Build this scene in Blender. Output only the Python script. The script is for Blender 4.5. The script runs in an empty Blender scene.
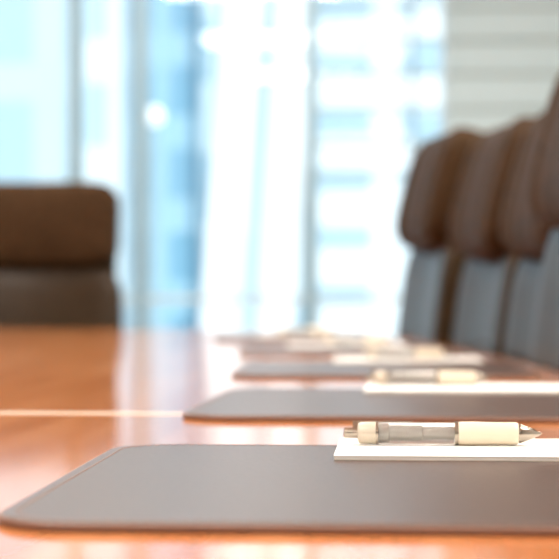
import bpy, bmesh, math, random
from mathutils import Vector, Matrix
random.seed(3)
S=bpy.context.scene
S.view_settings.view_transform='Standard'
S.view_settings.look='None'
S.view_settings.exposure=0.0
COL=S.collection

# ---------------------------------------------------------------- materials
def mat(name,col,rough=.5,metal=0,spec=.5,coat=0,coat_r=.05,**kw):
    m=bpy.data.materials.new(name); m.use_nodes=True
    b=m.node_tree.nodes['Principled BSDF']
    b.inputs['Base Color'].default_value=(*col,1)
    b.inputs['Roughness'].default_value=rough
    b.inputs['Metallic'].default_value=metal
    b.inputs['Specular IOR Level'].default_value=spec
    b.inputs['Coat Weight'].default_value=coat
    b.inputs['Coat Roughness'].default_value=coat_r
    for k,v in kw.items(): b.inputs[k.replace('_',' ')].default_value=v
    return m
def add_noise(m,c1,c2,scale,stretch=(1,1,1),bump=0,detail=4,lo=.35,hi=.65):
    nt=m.node_tree; n=nt.nodes; l=nt.links; b=n['Principled BSDF']
    tc=n.new('ShaderNodeTexCoord'); mp=n.new('ShaderNodeMapping'); mp.inputs['Scale'].default_value=stretch
    nz=n.new('ShaderNodeTexNoise'); nz.inputs['Scale'].default_value=scale; nz.inputs['Detail'].default_value=detail
    cr=n.new('ShaderNodeValToRGB'); cr.color_ramp.elements[0].position=lo; cr.color_ramp.elements[1].position=hi
    cr.color_ramp.elements[0].color=(*c1,1); cr.color_ramp.elements[1].color=(*c2,1)
    l.new(tc.outputs['Object'],mp.inputs[0]); l.new(mp.outputs[0],nz.inputs['Vector'])
    l.new(nz.outputs['Fac'],cr.inputs[0]); l.new(cr.outputs[0],b.inputs['Base Color'])
    if bump:
        bp=n.new('ShaderNodeBump'); bp.inputs['Strength'].default_value=bump; bp.inputs['Distance'].default_value=.001
        l.new(nz.outputs['Fac'],bp.inputs['Height']); l.new(bp.outputs[0],b.inputs['Normal'])
    return m
M_wood=add_noise(mat('cherry_wood',(.6,.2,.06),.085,spec=.5),(.54,.185,.058),(.69,.275,.105),3,(9,.7,1))
M_wood_side=add_noise(mat('cherry_edge',(.4,.12,.04),.2),(.36,.1,.03),(.48,.16,.06),3,(6,.7,6))
M_inlay=mat('maple_inlay',(.95,.70,.48),.2)
M_blot=add_noise(mat('blotter_leather',(.1,.07,.06),.33,spec=.28,**{'IOR':1.38}),(.076,.045,.034),(.098,.059,.045),260,bump=.12)
M_blot_edge=mat('blotter_edge',(.22,.13,.095),.45)
M_stitch=mat('stitch_thread',(.34,.24,.20),.7)
M_paper=mat('paper',(.92,.90,.85),.6)
M_paper2=mat('paper_backing',(.75,.70,.62),.7)
M_leather=add_noise(mat('chair_leather',(.09,.05,.03),.32,spec=.25,**{'IOR':1.42}),(.034,.020,.009),(.056,.033,.015),60,bump=.15)
M_leather2=add_noise(mat('headrest_leather',(.09,.05,.03),.50,spec=.10,**{'IOR':1.24}),(.042,.023,.011),(.070,.039,.019),60,bump=.15)
M_chrome=mat('polished_metal',(.75,.75,.76),.18,1)
M_black=mat('black_plastic',(.02,.02,.02),.4)
M_wall=add_noise(mat('wall_paint',(.6,.66,.64),.7),(.68,.82,.85),(.72,.86,.89),2)
M_wallw=add_noise(mat('wall_white',(.8,.78,.74),.8),(.78,.76,.72),(.82,.80,.76),2)
M_reveal=mat('panel_reveal',(.45,.52,.50),.6)
M_ceil=add_noise(mat('ceiling_paint',(.85,.85,.84),.9),(.84,.84,.83),(.87,.87,.86),3)
M_floor=add_noise(mat('carpet',(.25,.24,.24),.95),(.22,.21,.21),(.30,.28,.27),120,bump=.4)
M_alu=mat('window_frame_grey',(.40,.57,.65),.4,.3)
M_aluw=mat('window_frame_white',(.74,.86,.91),.4)
M_trim=mat('trim_paint',(.75,.76,.75),.5)

def glass_mat():
    m=bpy.data.materials.new('window_glass'); m.use_nodes=True; nt=m.node_tree; n=nt.nodes; l=nt.links
    n.clear(); o=n.new('ShaderNodeOutputMaterial'); mx=n.new('ShaderNodeMixShader')
    t=n.new('ShaderNodeBsdfTransparent'); t.inputs[0].default_value=(.94,.985,1,1)
    g=n.new('ShaderNodeBsdfGlossy'); g.inputs['Roughness'].default_value=.02
    mx.inputs[0].default_value=.05
    l.new(t.outputs[0],mx.inputs[1]); l.new(g.outputs[0],mx.inputs[2]); l.new(mx.outputs[0],o.inputs[0])
    return m
M_glass=glass_mat()

# ---------------------------------------------------------------- mesh helpers
def obj(name,bm,m,parent=None,smooth=False,loc=(0,0,0),rot=(0,0,0)):
    me=bpy.data.meshes.new(name); bmesh.ops.recalc_face_normals(bm,faces=bm.faces[:]); bm.to_mesh(me); bm.free()
    for x in (m if isinstance(m,(list,tuple)) else [m]): me.materials.append(x)
    if smooth:
        for p in me.polygons: p.use_smooth=True
    o=bpy.data.objects.new(name,me); COL.objects.link(o)
    o.location=loc; o.rotation_euler=rot
    if parent: o.parent=parent
    return o
def empty(name,loc=(0,0,0),rot=(0,0,0)):
    e=bpy.data.objects.new(name,None); COL.objects.link(e); e.location=loc; e.rotation_euler=rot; e.empty_display_size=.05
    return e
def bm_box(bm,x0,x1,y0,y1,z0,z1,mi=0):
    vs=[bm.verts.new((x,y,z)) for x in(x0,x1) for y in(y0,y1) for z in(z0,z1)]
    for f in((0,1,3,2),(4,6,7,5),(0,4,5,1),(2,3,7,6),(0,2,6,4),(1,5,7,3)):
        fc=bm.faces.new([vs[i] for i in f]); fc.material_index=mi
def box(name,x0,x1,y0,y1,z0,z1,m,parent=None,bev=0):
    bm=bmesh.new(); bm_box(bm,x0,x1,y0,y1,z0,z1)
    o=obj(name,bm,m,parent)
    if bev:
        md=o.modifiers.new('b','BEVEL'); md.width=bev; md.segments=3
    return o
def cushion(name,w,d,h,m,parent,loc,n=5,bend=0,rx=0,res=16,crown=0,taper=0,folds=0):
    bm=bmesh.new(); bmesh.ops.create_cube(bm,size=2)
    bmesh.ops.subdivide_edges(bm,edges=bm.edges[:],cuts=res,use_grid_fill=True)
    for v in bm.verts:
        p=v.co; s=(abs(p.x)**n+abs(p.y)**n+abs(p.z)**n)**(-1/n); p=p*s
        x=p.x*w/2*(1+taper*p.z); z=p.z*h/2; y=p.y*d/2*(1+crown*(1-p.x**2)*(1-p.z**2))
        y-=bend*((p.x)**2)
        if folds: y+=(-1 if p.y<0 else 1)*-folds*math.exp(-((abs(p.x)-.55)/.07)**2)*abs(p.y)
        v.co=Vector((x,y,z))
    return obj(name,bm,m,parent,True,loc,(rx,0,0))
def lathe(name,prof,m,parent,seg=40,axis='X',loc=(0,0,0),rot=(0,0,0),closed=True):
    bm=bmesh.new(); rings=[]
    for a,r in prof:
        ring=[]
        for i in range(seg):
            t=2*math.pi*i/seg
            c=(a,r*math.cos(t),r*math.sin(t)) if axis=='X' else (r*math.cos(t),r*math.sin(t),a)
            ring.append(bm.verts.new(c))
        rings.append(ring)
    for q in range(len(rings)-1):
        for i in range(seg):
            j=(i+1)%seg; bm.faces.new((rings[q][i],rings[q][j],rings[q+1][j],rings[q+1][i]))
    if closed:
        bm.faces.new(rings[0]); bm.faces.new(rings[-1])
    o=obj(name,bm,m,parent,True,loc,rot)
    md=o.modifiers.new('e','EDGE_SPLIT'); md.split_angle=math.radians(40)
    return o
def tube(name,pts,r,m,parent,cyc=False):
    cu=bpy.data.curves.new(name,'CURVE'); cu.dimensions='3D'; cu.bevel_depth=r; cu.bevel_resolution=5
    sp=cu.splines.new('BEZIER'); sp.bezier_points.add(len(pts)-1)
    for b,p in zip(sp.bezier_points,pts): b.co=p; b.handle_left_type=b.handle_right_type='AUTO'
    sp.use_cyclic_u=cyc; cu.materials.append(m)
    o=bpy.data.objects.new(name,cu); COL.objects.link(o); o.parent=parent; return o
def rrect_pts(w,l,r,seg=10):
    pts=[]
    for cx,cy,a0 in((w/2-r,l/2-r,0),(-w/2+r,l/2-r,90),(-w/2+r,-l/2+r,180),(w/2-r,-l/2+r,270)):
        for i in range(seg+1):
            a=math.radians(a0+90*i/seg); pts.append((cx+r*math.cos(a),cy+r*math.sin(a)))
    return pts
def slab(name,pts,z0,z1,m,parent=None,bev=0,loc=(0,0,0)):
    bm=bmesh.new(); a=[bm.verts.new((x,y,z0)) for x,y in pts]; b=[bm.verts.new((x,y,z1)) for x,y in pts]
    bm.faces.new(a); bm.faces.new(b)
    for i in range(len(pts)):
        j=(i+1)%len(pts); bm.faces.new((a[i],a[j],b[j],b[i]))
    o=obj(name,bm,m,parent,False,loc)
    if bev:
        md=o.modifiers.new('b','BEVEL'); md.width=bev; md.segments=4; md.limit_method='ANGLE'; md.angle_limit=math.radians(50)
    return o

# ---------------------------------------------------------------- room shell
XL,XR,YB,YF,H=-4.6,2.6,-5.0,7.5,2.9
box('floor',XL-.1,XR+.1,YB-.1,YF+.15,-.1,0,M_floor)
box('ceiling',XL-.1,XR+.1,YB-.1,YF+.15,H,H+.1,M_ceil)
box('wall_left',XL-.1,XL,YB,YF,0,H,M_wallw)
box('wall_right',XR,XR+.1,YB,YF,0,H,M_wallw)
box('wall_back',XL,XR,YB-.1,YB,0,H,M_wallw)
WX=.19
w=empty('wall_front')
cuts=[0,.30,.72,1.02,1.15,1.29,1.43,1.57,1.71,1.845,1.98,2.3,2.6,H]
for a,b in zip(cuts[:-1],cuts[1:]):
    box('panel',WX,XR,YF,YF+.12,a+.008,b-.008,M_wall,w)
box('panel_core',WX+.002,XR,YF+.012,YF+.11,.001,H-.001,M_reveal,w)
box('bulkhead',XL,WX,YF,YF+.12,2.72,H,M_wallw,w)
box('upstand',XL,WX,YF,YF+.12,0,.12,M_wallw,w)
win_x=[XL,-3.6,-2.45,-1.33,-1.06,-.364,WX]
k=1
for a,b in zip(win_x[:-1],win_x[1:]):
    e=empty('window_%d'%k); k+=1
    box('frame_left',a,a+.03,YF+.02,YF+.09,.12,2.72,M_alu,e)
    box('frame_right',b-.022,b,YF+.02,YF+.09,.12,2.72,M_alu if b<.1 else M_aluw,e)
    box('frame_top',a+.03,b-.022,YF+.02,YF+.09,2.67,2.72,M_alu,e)
    box('frame_bottom',a+.03,b-.022,YF+.02,YF+.09,.12,.17,M_alu,e)
    box('transom',a+.03,b-.022,YF+.03,YF+.08,.795,.82,M_aluw,e)
    box('glass',a+.03,b-.022,YF+.05,YF+.056,.17,2.67,M_glass,e)
box('baseboard_right',XR-.015,XR,YB,YF,0,.1,M_trim)
box('baseboard_left',XL,XL+.015,YB,YF,0,.1,M_trim)
box('baseboard_back',XL+.015,XR-.015,YB,YB+.015,0,.1,M_trim)
box('baseboard_front',WX,XR-.015,YF-.015,YF,0,.1,M_trim)

bl=empty('venetian_blind')
bm=bmesh.new()
M_slat=mat('blind_slat',(.52,.70,.78),.5)
bm_box(bm,-.33,.16,YF-.06,YF-.03,2.62,2.68)
for zz in (1.30,1.43,1.57,1.71,1.845,1.98,2.12,2.26,2.40,2.54):
    bm_box(bm,-.33,.16,YF-.055,YF-.03,zz-.008,zz+.008)
for x in(-.25,.08): bm_box(bm,x,x+.002,YF-.044,YF-.042,1.30,2.62)
obj('slats',bm,M_slat,bl)

# ---------------------------------------------------------------- table
TC=-1.0; TY=1.0; TL=3.7
def edge(y): return 1.27-.027*(y-TY)**2
pts=[]
N=40
for i in range(N+1):
    y=TY-TL+2*TL*i/N; pts.append((TC+edge(y),y))
ew=edge(TY+TL)
for i in range(1,12):
    t=-1+2*i/12; pts.append((TC-t*ew,TY+TL+.06*(1-t*t)))
for i in range(N+1):
    y=TY+TL-2*TL*i/N; pts.append((TC-edge(y),y))
for i in range(1,12):
    t=-1+2*i/12; pts.append((TC+t*ew,TY-TL-.06*(1-t*t)))
tb=empty('boardroom_table')
slab('table_top',pts,.705,.75,M_wood,tb,bev=.008)
box('inlay_strip_1',TC-edge(1.635)+.02,TC+edge(1.635)-.02,1.62,1.65,.7495,.7503,M_inlay,tb)
box('inlay_strip_2',TC-edge(-.4)+.02,TC+edge(-.4)-.02,-.42,-.38,.7495,.7503,M_inlay,tb)
for i,y in enumerate((-1.6,1.0,3.4)):
    box('pedestal_%d'%i,TC-.30,TC+.30,y-.32,y+.32,.06,.705,M_wood_side,tb,.02)
    box('pedestal_foot_%d'%i,TC-.42,TC+.42,y-.40,y+.40,0,.06,M_wood_side,tb,.015)
box('apron_beam',TC-.08,TC+.08,-1.9,3.7,.60,.705,M_wood_side,tb)

# ---------------------------------------------------------------- blotters, notepads, pens
def blotter(x0,y0,rot=0,w=.38,l=.425):
    e=empty('desk_blotter',(x0+w/2,y0+l/2,.7504),(0,0,rot))
    slab('leather_base',rrect_pts(w,l,.045),0,.0040,M_blot_edge,e,bev=.0012)
    slab('leather_top',rrect_pts(w-.004,l-.004,.043),.0030,.0044,M_blot,e,bev=.0006)
    P=rrect_pts(w-.018,l-.018,.037,8); bm=bmesh.new()
    step=.006; acc=0
    for i in range(len(P)):
        a=Vector(P[i]); b=Vector(P[(i+1)%len(P)]); L=(b-a).length
        if L<1e-6: continue
        t=acc
        while t<L:
            c=a.lerp(b,t/L); d=(b-a).normalized(); n=Vector((-d.y,d.x))
            q=[c-d*.0019-n*.0005,c+d*.0019-n*.0005,c+d*.0019+n*.0005,c-d*.0019+n*.0005]
            lo=[bm.verts.new((v.x,v.y,.0043)) for v in q]; hi=[bm.verts.new((v.x,v.y,.0048)) for v in q]
            bm.faces.new(hi)
            for k in range(4): j=(k+1)%4; bm.faces.new((lo[k],lo[j],hi[j],hi[k]))
            t+=step
        acc=t-L
    obj('stitching',bm,M_stitch,e)
    return e
def notepad(x0,y0,rot=0,w=.21,l=.135,z=.7549):
    e=empty('notepad',(x0+w/2,y0+l/2,z),(0,0,rot))
    box('backing_card',-w/2,w/2,-l/2,l/2,0,.0006,M_paper2,e)
    bm=bmesh.new(); n=7
    for i in range(n):
        j=random.uniform(-.0003,.0003); zz=.0006+i*.00034
        bm_box(bm,-w/2+j,w/2+j,-l/2+j*.8,l/2+j,zz,zz+.0003)
    obj('paper_sheets',bm,M_paper,e)
    return e
M_clear=mat('clear_barrel',(.97,.97,.97),.03,**{'Transmission_Weight':1.0,'IOR':1.2})
M_grip=mat('cream_grip',(.78,.68,.53),.33)
M_cap=mat('cream_cap',(.62,.54,.43),.3)
M_silver=mat('pen_silver',(.42,.37,.31),.22,1)
M_ink=mat('ink_refill',(.20,.19,.18),.3)
M_sleeve=mat('inner_sleeve',(.60,.57,.52),.3)
def pen(x,y,z,rot=0):
    e=empty('ballpoint_pen',(x,y,z+.0079),(0,0,rot))
    lathe('push_button',[(0,.002),(.0006,.0034),(.0085,.0036),(.0095,.0036)],M_silver,e)
    lathe('cap',[(.0093,.0045),(.0100,.0066),(.012,.0073),(.0205,.0074),(.0215,.0072)],M_cap,e)
    lathe('ring',[(.0215,.0070),(.0215,.0076),(.0232,.0076),(.0232,.0070)],M_silver,e)
    lathe('barrel',[(.0232,.0071),(.0745,.0071)],M_clear,e,closed=False)
    lathe('barrel_inner',[(.0232,.0064),(.0745,.0064)],M_clear,e,closed=False)
    lathe('refill',[(.012,.0028),(.040,.0028),(.0405,.0026),(.060,.0026),(.062,.0020),(.092,.0020)],M_ink,e)
    lathe('spring_sleeve',[(.0235,.0046),(.030,.0046),(.0305,.0036),(.052,.0036),(.0525,.0030),(.0735,.0030)],M_sleeve,e)
    lathe('collar',[(.0735,.0066),(.0735,.0078),(.0760,.0078),(.0760,.0066)],M_silver,e)
    g=[(.0758,.0074),(.078,.0078),(.086,.0079),(.096,.0076),(.106,.0075),(.112,.0076),(.1145,.0074),(.1155,.0066)]
    lathe('grip',g,M_grip,e)
    lathe('tip_cone',[(.1152,.0062),(.1165,.0064),(.1175,.0062),(.1262,.0030),(.1268,.0022),(.1290,.0016),(.1300,.0008),(.1308,.0005)],M_silver,e)
    c=empty('clip',(0,0,0),(math.radians(-48),0,0)); c.parent=e
    box('clip_arm',.006,.046,-.0018,.0018,.0086,.0096,M_silver,c,.0004)
    box('clip_root',.006,.0095,-.0018,.0018,.003,.0090,M_silver,c)
    lathe('clip_ball',[(.0430,.0003),(.0435,.0011),(.0446,.0015),(.0457,.0011),(.0462,.0003)],M_silver,c,seg=16,loc=(0,0,.0083))
    return e
Z1=.7548; ZN=Z1+.0001+.0006+7*.00034+.0001
blotter(-.194,.846,w=.40)
blotter(-.184,1.545,math.radians(-1))
blotter(-.215,2.25,math.radians(2))
blotter(-.275,2.97,math.radians(4),w=.36)
blotter(-.39,3.68,math.radians(6),w=.36)
notepad(-.041,1.156)
pen(-.0375,1.235,ZN-.0001)
notepad(-.035,1.87,math.radians(-1),l=.15); pen(-.036,1.965,ZN-.0001,math.radians(2))
notepad(-.095,2.60,math.radians(2),l=.16); pen(-.055,2.68,ZN-.0001,math.radians(4))
notepad(-.20,3.24,math.radians(4)); pen(-.14,3.31,ZN-.0001,math.radians(3))
notepad(-.31,3.94,math.radians(6)); pen(-.27,4.0,ZN-.0001,math.radians(5))

# ---------------------------------------------------------------- chairs (local: faces -Y)
def chair(loc,rz,up=0,lean=-15,n=4.5,hh=.275,hz=1.0,folds=.008):
    e=empty('office_chair',(loc[0],loc[1],0),(0,0,rz))
    u=up
    cushion('seat',.48,.48,.10,M_leather,e,(0,-.02,.46+u),n=5,crown=0)
    box('seat_pan',-.20,.20,-.20,.20,.385+u,.415+u,M_black,e,.01)
    L=math.radians(-7)
    cushion('backrest_lower',.505,.09,.41,M_leather,e,(0,.285,.705+u),n=5.5,bend=.035,rx=L,crown=.35,taper=-.02)
    cushion('backrest_upper',.475,.135,hh,M_leather2,e,(0,.303,hz+u),n=n,bend=.03,rx=math.radians(lean),crown=.20,res=28,folds=folds)
    cushion('back_shell',.45,.05,.60,M_leather,e,(0,.345,.78+u),n=6,bend=.03,rx=L)
    for s in(-1,1):
        tube('armrest_frame_%d'%(s+1),[(s*.235,.22,.50+u),(s*.25,.20,.60),(s*.25,.05,.645),(s*.25,-.12,.63),(s*.25,-.16,.55),(s*.22,-.12,.44+u),(s*.17,-.05,.405+u)],.011,M_chrome,e)
        cushion('armrest_pad_%d'%(s+1),.05,.24,.03,M_leather,e,(s*.25,.03,.655),n=4,res=8)
    box('back_bracket',-.04,.04,.15,.355,.40+u,.42+u,M_black,e,.004)
    box('back_spine',-.04,.04,.335,.355,.40+u,.62+u,M_black,e,.004)
    lathe('gas_lift',[(.10,.028),(.28,.028),(.28,.018),(.39+u,.018)],M_chrome,e,axis='Z',seg=24)
    lathe('base_hub',[(.075,.045),(.13,.04),(.14,.032)],M_chrome,e,axis='Z',seg=24)
    for i in range(5):
        a=math.radians(72*i+18)
        arm=box('base_arm_%d'%i,.03,.27,-.018,.018,.075,.10,M_chrome,e,.008); arm.rotation_euler=(0,0,a)
        cx,cy=.25*math.cos(a),.25*math.sin(a)
        lathe('caster_%d'%i,[(-.022,.02),(-.018,.028),(.018,.028),(.022,.02)],M_black,e,seg=20,loc=(cx,cy,.0285),rot=(0,0,a+1.2))
        lathe('caster_stem_%d'%i,[(.045,.006),(.08,.006)],M_chrome,e,seg=12,axis='Z',loc=(cx,cy,0))
    return e
chair((-1.02,4.86),0,.014,-7,6,.24,1.015,0)
def side_chair(y,gap,up,extra=0):
    th=math.atan(.054*(y-TY))+math.radians(extra)
    bx=TC+edge(y)+gap
    ox=bx-.225*math.cos(th); oy=y-.225*math.sin(th)
    return chair((ox,oy),math.radians(-90)+th,up)
side_chair(4.15,.040,.066)
side_chair(3.60,.060,.038)
side_chair(3.08,.064,.030)
side_chair(2.56,.020,.066)
side_chair(1.75,.09,.0)

# ---------------------------------------------------------------- outside
box('ground',-40,40,7.8,70,-.6,-.5,add_noise(mat('pavement',(.6,.6,.58),.9),(.6,.6,.58),(.72,.72,.7),.5))
def facade(name,wall,glass,sx,sz,fx=.6,fz=.6):
    m=mat(name,wall,.6); nt=m.node_tree; n=nt.nodes; l=nt.links; b=n['Principled BSDF']
    tc=n.new('ShaderNodeTexCoord'); sp=n.new('ShaderNodeSeparateXYZ'); l.new(tc.outputs['Object'],sp.inputs[0])
    def band(ax,s,f):
        a=n.new('ShaderNodeMath'); a.operation='MULTIPLY'; a.inputs[1].default_value=1/s; l.new(sp.outputs[ax],a.inputs[0])
        c=n.new('ShaderNodeMath'); c.operation='FRACT'; l.new(a.outputs[0],c.inputs[0])
        d=n.new('ShaderNodeMath'); d.operation='LESS_THAN'; d.inputs[1].default_value=f; l.new(c.outputs[0],d.inputs[0]); return d
    p=band('X',sx,fx); q=band('Z',sz,fz)
    mu=n.new('ShaderNodeMath'); mu.operation='MULTIPLY'; l.new(p.outputs[0],mu.inputs[0]); l.new(q.outputs[0],mu.inputs[1])
    mx=n.new('ShaderNodeMix'); mx.data_type='RGBA'; l.new(mu.outputs[0],mx.inputs[0])
    mx.inputs[6].default_value=(*wall,1); mx.inputs[7].default_value=(*glass,1); l.new(mx.outputs[2],b.inputs['Base Color'])
    return m
M_white=mat('white_cladding',(.92,.93,.94),.6)
def building(x0,x1,y0,y1,h,m):
    e=empty('office_building')
    box('facade_block',x0,x1,y0,y1,-.5,h,m,e)
    box('parapet',x0-.1,x1+.1,y0-.1,y1+.1,h,h+.4,M_trim,e)
    return e
building(-12,-3.75,21,28,16,facade('facade_cyan',(.58,.70,.76),(.45,.61,.70),1.9,1.7,.8,.75))
building(-3.6,-2.95,20.5,26,18,facade('facade_pale',(.82,.91,.94),(.52,.70,.78),.5,1.2,.5,.6))
building(-2.9,-2.15,20,26,17,facade('facade_blue',(.36,.58,.70),(.21,.42,.56),.5,.9,.7,.6))
b4=building(-2.1,-1.05,19.5,26,17,facade('facade_white',(.60,.74,.80),(.36,.54,.64),1.2,1.5,.35,.5))
for i,(xa,xb) in enumerate(((-2.15,-1.62),(-1.52,-1.15))):
    bm=bmesh.new()
    vs=[bm.verts.new(c) for c in ((xa,19.2,-.5),(xa+.36,19.2,-.5),(xb+.36,19.2,6),(xb,19.2,6),(xa,19.5,-.5),(xa+.36,19.5,-.5),(xb+.36,19.5,6),(xb,19.5,6))]
    for f in ((0,1,2,3),(4,5,6,7),(0,1,5,4),(1,2,6,5),(2,3,7,6),(3,0,4,7)): bm.faces.new([vs[k] for k in f])
    obj('buttress_%d'%i,bm,M_white,b4)
building(-1.0,.1,20,26,15,facade('facade_band',(.86,.91,.93),(.42,.58,.67),6,.62,.95,.42))
building(.15,6,20.5,26,14,facade('facade_band2',(.86,.90,.92),(.42,.58,.67),4,.8,.9,.45))
sl=empty('street_lamp',(-1.62,12.2,-.5))
lathe('pole',[(0,.05),(.1,.03),(2.42,.02)],M_alu,sl,axis='Z',seg=16)
M_globe=mat('lamp_globe',(1,1,1),.3,**{'Emission_Color':(1,1,1,1),'Emission_Strength':.8})
prof=[(2.42+.06*(1-math.cos(math.pi*i/12)),max(.003,.06*math.sin(math.pi*i/12))) for i in range(13)]
lathe('globe',prof,M_globe,sl,axis='Z',seg=24)

# ---------------------------------------------------------------- light
wd=bpy.data.worlds.new('sky'); S.world=wd; wd.use_nodes=True
bg=wd.node_tree.nodes['Background']; bg.inputs[0].default_value=(.82,.91,1,1); bg.inputs[1].default_value=1.15
sun=bpy.data.lights.new('sun','SUN'); sun.energy=3.3; sun.angle=.02; sun.color=(1,.97,.94)
so=bpy.data.objects.new('sun',sun); COL.objects.link(so)
so.rotation_euler=Vector((-.35,1,-.75)).to_track_quat('-Z','Y').to_euler()
for i,(x,y) in enumerate(((-1.0,5.2),(-1.0,2.6),(-1.0,0.0),(-1.0,-2.6),(1.3,3.9),(1.3,1.2))):  # unseen ceiling panels, added as soft fill for table and chair fronts
    f=empty('ceiling_fill_light',(x,y,H-.03))
    box('fill_housing',-.62,.62,-.32,.32,0,.03,M_trim,f,.005)
    ld=bpy.data.lights.new('ceiling_fill_lamp','AREA'); ld.shape='RECTANGLE'; ld.size=1.2; ld.size_y=.6; ld.energy=58; ld.color=(1,.95,.88)
    lo=bpy.data.objects.new('fill_lamp',ld); COL.objects.link(lo); lo.parent=f; lo.location=(0,0,-.005)

# ---------------------------------------------------------------- camera
cam=bpy.data.cameras.new('camera'); cam.sensor_width=36; cam.lens=119.6; cam.clip_start=.01
co=bpy.data.objects.new('camera',cam); COL.objects.link(co); co.location=(0,0,.864)
yaw=math.atan(120.5/1857); pit=math.atan(5.5/1857)
co.rotation_euler=(math.radians(90)+pit,0,yaw)
cam.dof.use_dof=True; cam.dof.focus_distance=1.16; cam.dof.aperture_fstop=8.4
S.camera=co
